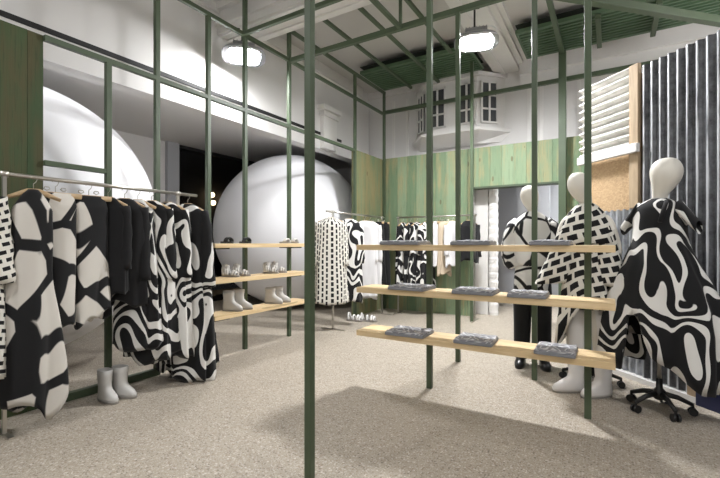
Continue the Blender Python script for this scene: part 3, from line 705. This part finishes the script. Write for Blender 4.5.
# ------------------------------------------------------------------ mannequins
def skin(name, pts, edges, mat, parent, root=0):
    me = bpy.data.meshes.new(name); me.from_pydata([p[:3] for p in pts], edges, [])
    o = bpy.data.objects.new(name, me); COL.objects.link(o)
    m = o.modifiers.new('skin', 'SKIN'); m.use_smooth_shade = True
    for i, p in enumerate(pts):
        v = me.skin_vertices[0].data[i]; r = p[3]; v.radius = r if isinstance(r, tuple) else (r, r); v.use_root = (i == root)
    s = o.modifiers.new('sub', 'SUBSURF'); s.levels = 2; s.render_levels = 2
    dg = bpy.context.evaluated_depsgraph_get(); ev = o.evaluated_get(dg)
    me2 = bpy.data.meshes.new_from_object(ev); me2.name = name
    bpy.data.objects.remove(o)
    me2.materials.clear(); me2.materials.append(mat)
    me2.polygons.foreach_set('use_smooth', [True]*len(me2.polygons))
    o = bpy.data.objects.new(name, me2); COL.objects.link(o); o.parent = parent
    return o
def body(parent, legs=True, tilt=(0,-.02)):
    tx, ty = tilt
    P = [(0,0,.97,(.14,.105)), (0,0,1.12,(.115,.09)), (0,0,1.32,(.145,.105)), (0,.01,1.46,(.10,.07)), (0,0,1.54,.052), (0,-.005,1.60,.05), (tx*.5,-.015+ty*.5,1.655,(.078,.09)), (tx,-.02+ty,1.72,(.1,.115)), (tx,-.015+ty,1.79,(.09,.105)), (tx,-.01+ty,1.835,(.045,.05)),
         (.15,0,1.43,.06), (.215,.01,1.2,.043), (.20,-.05,1.02,.034), (-.15,0,1.43,.06), (-.215,.01,1.2,.043), (-.20,-.05,1.02,.034)]
    E = [(0,1),(1,2),(2,3),(3,4),(4,5),(5,6),(6,7),(7,8),(8,9),(3,10),(10,11),(11,12),(3,13),(13,14),(14,15)]
    if legs:
        for sg in (1, -1):
            k = len(P); P += [(sg*.085,0,.86,.085), (sg*.095,-.01,.5,.06), (sg*.10,.01,.16,.042)]
            E += [(0,k),(k,k+1),(k+1,k+2)]
    return skin('body', P, E, MAT['mann'], parent)
def star_base(parent, c=(0,0), n=5, r=.27, rot=0.0, top=.9):
    px = [c[0], c[1]]
    obj('pole', MB().tube([(c[0],c[1],.09),(c[0],c[1],top)], .014, 12), MAT['chrome'], parent, True)
    obj('hub', MB().lathe([(.03,.085),(.04,.095),(.04,.15),(.022,.17),(.02,.24)], 16, (c[0],c[1],0)), MAT['black'], parent, True)
    for i in range(n):
        a = rot+2*PI*i/n; d = Vector((math.cos(a), math.sin(a), 0))
        b = Vector((c[0],c[1],0))
        l = obj('leg', MB().tube([b+d*.02+Vector((0,0,.13)), b+d*r*.55+Vector((0,0,.115)), b+d*r+Vector((0,0,.075))], [.022,.018,.014], 10), MAT['black'], parent, True)
        w_ = MB(); q = Vector((-d.y, d.x, 0)); ce = b+d*r+Vector((0,0,.028))
        for sg in (-1, 1): w_.tube([ce+q*sg*.008, ce+q*sg*.024], .028, 16)
        w_.tube([ce+Vector((0,0,.0)), ce+Vector((0,0,.055))], .009, 8)
        obj('caster', w_, MAT['black'], l)
# --- M1: puffed jacket
m1 = thing('mannequin', 'white mannequin in a puffed black and white jacket and black trousers by the doorway', 'mannequin', (-.68, 4.52, 0), R(10), 'dressed mannequins')
body(m1, True, (-.03, -.03))
def ringz(prof, n=40, k=.85, fold=0, amp=0, ph=0, c=(0,0)):
    out = []
    for i, (z, w_, d_) in enumerate(prof):
        r = []
        for j in range(n):
            q = 2*PI*j/n; cc, ss = math.cos(q), math.sin(q); f = 1+amp*math.sin(fold*q+ph+i*.35)
            r.append(Vector((c[0]+w_*f*math.copysign(abs(cc)**k, cc), c[1]+d_*f*math.copysign(abs(ss)**k, ss), z)))
        out.append(r)
    return out
jk = MB().loft(ringz([(1.57,.055,.06),(1.55,.085,.085),(1.51,.14,.11),(1.45,.185,.135),(1.36,.2,.155),(1.25,.19,.16),(1.15,.2,.165),(1.06,.19,.155),(1.02,.16,.14),(1.03,.14,.12)], fold=5, amp=.03), False, False)
obj('jacket', jk, MAT['blobj'], m1, True)
for sg in (-1, 1):
    pts = [(sg*.12,0,1.47),(sg*.16,0,1.42),(sg*.19,0,1.33),(sg*.203,-.01,1.22),(sg*.203,-.02,1.12),(sg*.19,-.05,1.04),(sg*.175,-.06,1.0)]
    obj('sleeve', MB().tube(pts, [.065,.085,.092,.097,.095,.085,.055], 18), MAT['blobj'], m1, True)
obj('peplum', MB().loft(ringz([(1.06,.15,.12),(.95,.165,.135),(.84,.17,.14),(.75,.165,.135),(.74,.155,.13),(.8,.15,.12)], fold=6, amp=.04)), MAT['blobj'], m1, True)
tr = MB()
for sg in (-1, 1): tr.tube([(sg*.08,0,.9),(sg*.09,-.005,.7),(sg*.095,-.005,.45),(sg*.10,.005,.2),(sg*.10,.0,.075)], [.095,.095,.085,.078,.076], 18)
obj('trousers', tr, MAT['cblack'], m1, True)
for sg in (-1, 1):
    obj('shoe', stack(MB(), [(0,-.19,.07,.045),(.03,-.195,.075,.05),(.055,-.18,.07,.048),(.08,-.11,.065,.042),(.1,-.06,.06,.04)]), MAT['shoeblk'], m1, True, loc=(sg*.105,-.01,0), rz=sg*.15)
# --- M2: dash print coat, white boots, wheeled stand
m2 = thing('mannequin', 'white mannequin in a flared cream coat with black dashes and tall white boots', 'mannequin', (-.17, 3.90, 0), R(-4), 'dressed mannequins')
body(m2, True, (-.05, -.03))
n_ = 64
def coat_ring(z, w_, d_, amp, ph, dz=0.0, tail=0.0):
    r = []
    for j in range(n_):
        q = 2*PI*j/n_; c, s = math.cos(q), math.sin(q); f = 1+amp*math.sin(7*q+ph)
        x = w_*f*math.copysign(abs(c)**.9, c)
        r.append(Vector((x-tail*.25, d_*f*math.copysign(abs(s)**.9, s), z-dz*max(0, -c)+dz*.5*max(0, c)*0)))
    return r
ct = [coat_ring(*a) for a in ((1.57,.05,.055,0,0),(1.545,.075,.075,0,0),(1.50,.12,.10,0,0),(1.42,.155,.13,.01,0),(1.3,.15,.13,.02,.3),(1.18,.135,.125,.03,.5),(1.08,.145,.135,.04,.7),(.95,.18,.17,.05,.9,.05),(.85,.195,.185,.06,1.0,.12),(.78,.205,.19,.07,1.1,.2,.03),(.72,.215,.2,.07,1.15,.42,.1),(.73,.205,.19,.07,1.15,.4,.1),(.9,.17,.15,.05,1.15,.1,.05))]
obj('coat', MB().loft(ct, False, False, uv=lambda i, j: (j/n_*1.15, ct[i][0].z)), MAT['checkbig'], m2, True)
cape = [coat_ring(*a) for a in ((1.575,.06,.06,0,0),(1.55,.09,.09,0,0),(1.5,.135,.12,.01,0),(1.42,.175,.145,.02,.2),(1.32,.205,.17,.04,.4,-.0),(1.25,.222,.18,.06,.5,.03),(1.245,.21,.17,.06,.5,.03),(1.3,.18,.15,.03,.4))]
obj('cape', MB().loft(cape, False, False, uv=lambda i, j: (j/n_*1.1, cape[i][0].z)), MAT['checkbig'], m2, True)
for sg in (-1, 1):
    prof = [(0,.075),(.1,.085),(.2,.1),(.32,.122),(.42,.14),(.45,.143)] if sg < 0 else [(0,.07),(.1,.08),(.2,.09),(.32,.105),(.42,.115),(.45,.118)]
    rr = []
    for a, r in prof:
        cx_, cz_ = sg*(.13+a*(.26 if sg < 0 else .14)), 1.36-a
        rr.append([Vector((cx_+r*math.cos(2*PI*j/28), -.05+r*.85*math.sin(2*PI*j/28), cz_+.12*r*math.cos(2*PI*j/28)*sg*-1)) for j in range(28)])
    rr.append([Vector((p.x*.99+cx_*.01, p.y*.97, p.z+.01)) for p in rr[-1]])
    rr2 = rr+[[Vector(((p.x-cx_)*.88+cx_, (p.y+.05)*.88-.05, p.z+.02)) for p in rr[-2]], [Vector(((p.x-cx_)*.7+cx_-sg*.05, (p.y+.05)*.7-.05, p.z+.2)) for p in rr[-2]]]
    obj('sleeve', MB().loft(rr2, True, False, uv=lambda i, j: (j/28*.8, rr2[i][0].z)), MAT['checkbig'], m2, True)
    obj('sleeve_lining', MB().loft([[Vector(((p.x-cx_)*.84+cx_, (p.y+.05)*.84-.05, p.z+.03)) for p in rr[-2]]], True, False), MAT['cbeige'], m2)
for sg in (-1, 1):
    b = obj('boot', stack(MB(), [(.014,-.19,.075,.043),(.035,-.195,.08,.048),(.06,-.18,.08,.047),(.09,-.13,.076,.045),(.12,-.07,.07,.045),(.16,-.052,.066,.048),(.3,-.062,.072,.062),(.45,-.066,.066,.066),(.6,-.075,.07,.075),(.8,-.09,.08,.09)]), MAT['bootw'], m2, True, loc=(sg*.098+.02,0,0), rz=-.85+sg*.08)
    obj('heel_sole', stack(MB(), [(0,-.193,.078,.044),(.015,-.198,.082,.048)]), MAT['sole'], b)
star_base(m2, (0.0, .26), 5, .24, .3, .75)
# --- M3: dress form with swirl dress on wheeled stand
m3 = thing('dress_form', 'headed dress form in a huge black and white swirl dress on a wheeled stand', 'dress form', (.315, 3.79, 0), R(-24), 'dressed mannequins')
skin('body', [(0,0,.92,(.13,.1)),(0,0,1.1,(.11,.09)),(0,0,1.3,(.14,.1)),(0,.01,1.47,(.10,.07)),(0,0,1.56,.05),(.005,-.005,1.62,.052),(.03,-.01,1.68,(.085,.085)),(.05,-.015,1.755,(.118,.112)),(.05,-.01,1.83,(.105,.1)),(.05,-.01,1.88,(.05,.05)),(.14,0,1.45,.06),(-.14,0,1.45,.06)], [(0,1),(1,2),(2,3),(3,4),(4,5),(5,6),(6,7),(7,8),(8,9),(3,10),(3,11)], MAT['mann'], m3)
def hem(x):
    if x < -.17: return .30
    if x < -.12: return .30+(x+.17)/.05*.42
    if x < -.02: return .72
    if x < .01: return .72-(x+.02)/.03*.25
    return max(.24, .47-(x-.01)*.75)
dr = []; n3 = 96
prof3 = [(1.58,.055,.06),(1.565,.085,.08),(1.54,.13,.105),(1.5,.165,.12),(1.44,.175,.13),(1.36,.165,.14),(1.25,.175,.155),(1.1,.235,.18),(.95,.31,.21),(.8,.37,.225),(.65,.395,.235),(.5,.408,.24),(.38,.413,.245),(.28,.415,.245)]
for i, (z, w_, d_) in enumerate(prof3):
    r = []
    for j in range(n3):
        q = 2*PI*j/n3; c, s = math.cos(q), math.sin(q); a = max(0, (1.36-z)/1.1)
        f = 1+.09*a*math.sin(8*q+.6+a)+.05*a*math.sin(13*q+2)
        x = w_*f*math.copysign(abs(c)**.85, c); y = d_*f*math.copysign(abs(s)**.85, s)
        zz = z
        if z < 1.2: zz = 1.2-(1.2-z)*(1.2-hem(x))/(1.2-.28)
        r.append(Vector((x, y, zz)))
    dr.append(r)
dr.append([Vector((p.x*.97, p.y*.94, p.z+.01)) for p in dr[-1]]); dr.append([Vector((p.x*.95, p.y*.92, p.z+.2)) for p in dr[-1]])
obj('dress', MB().loft(dr, False, False), MAT['swirlbig'], m3, True)
for sg in (-1, 1):
    w_ = [[Vector((sg*(.13+.11*a), .10*math.sin(q)*(1-.35*a), 1.5-.14*a+.06*math.cos(q)*(1-.2*a))) for q in [2*PI*j/20 for j in range(20)]] for a in (0,.3,.6,.85,1)]
    obj('cap_sleeve', MB().loft(w_, True, False), MAT['swirlbig'], m3, True)
obj('strap', MB().tube([(.075,-.08,1.56),(.07,-.115,1.5),(.06,-.16,1.4)], .016, 10, .5), MAT['cblack'], m3, True)
star_base(m3, (0, 0), 5, .2, .5, .95)
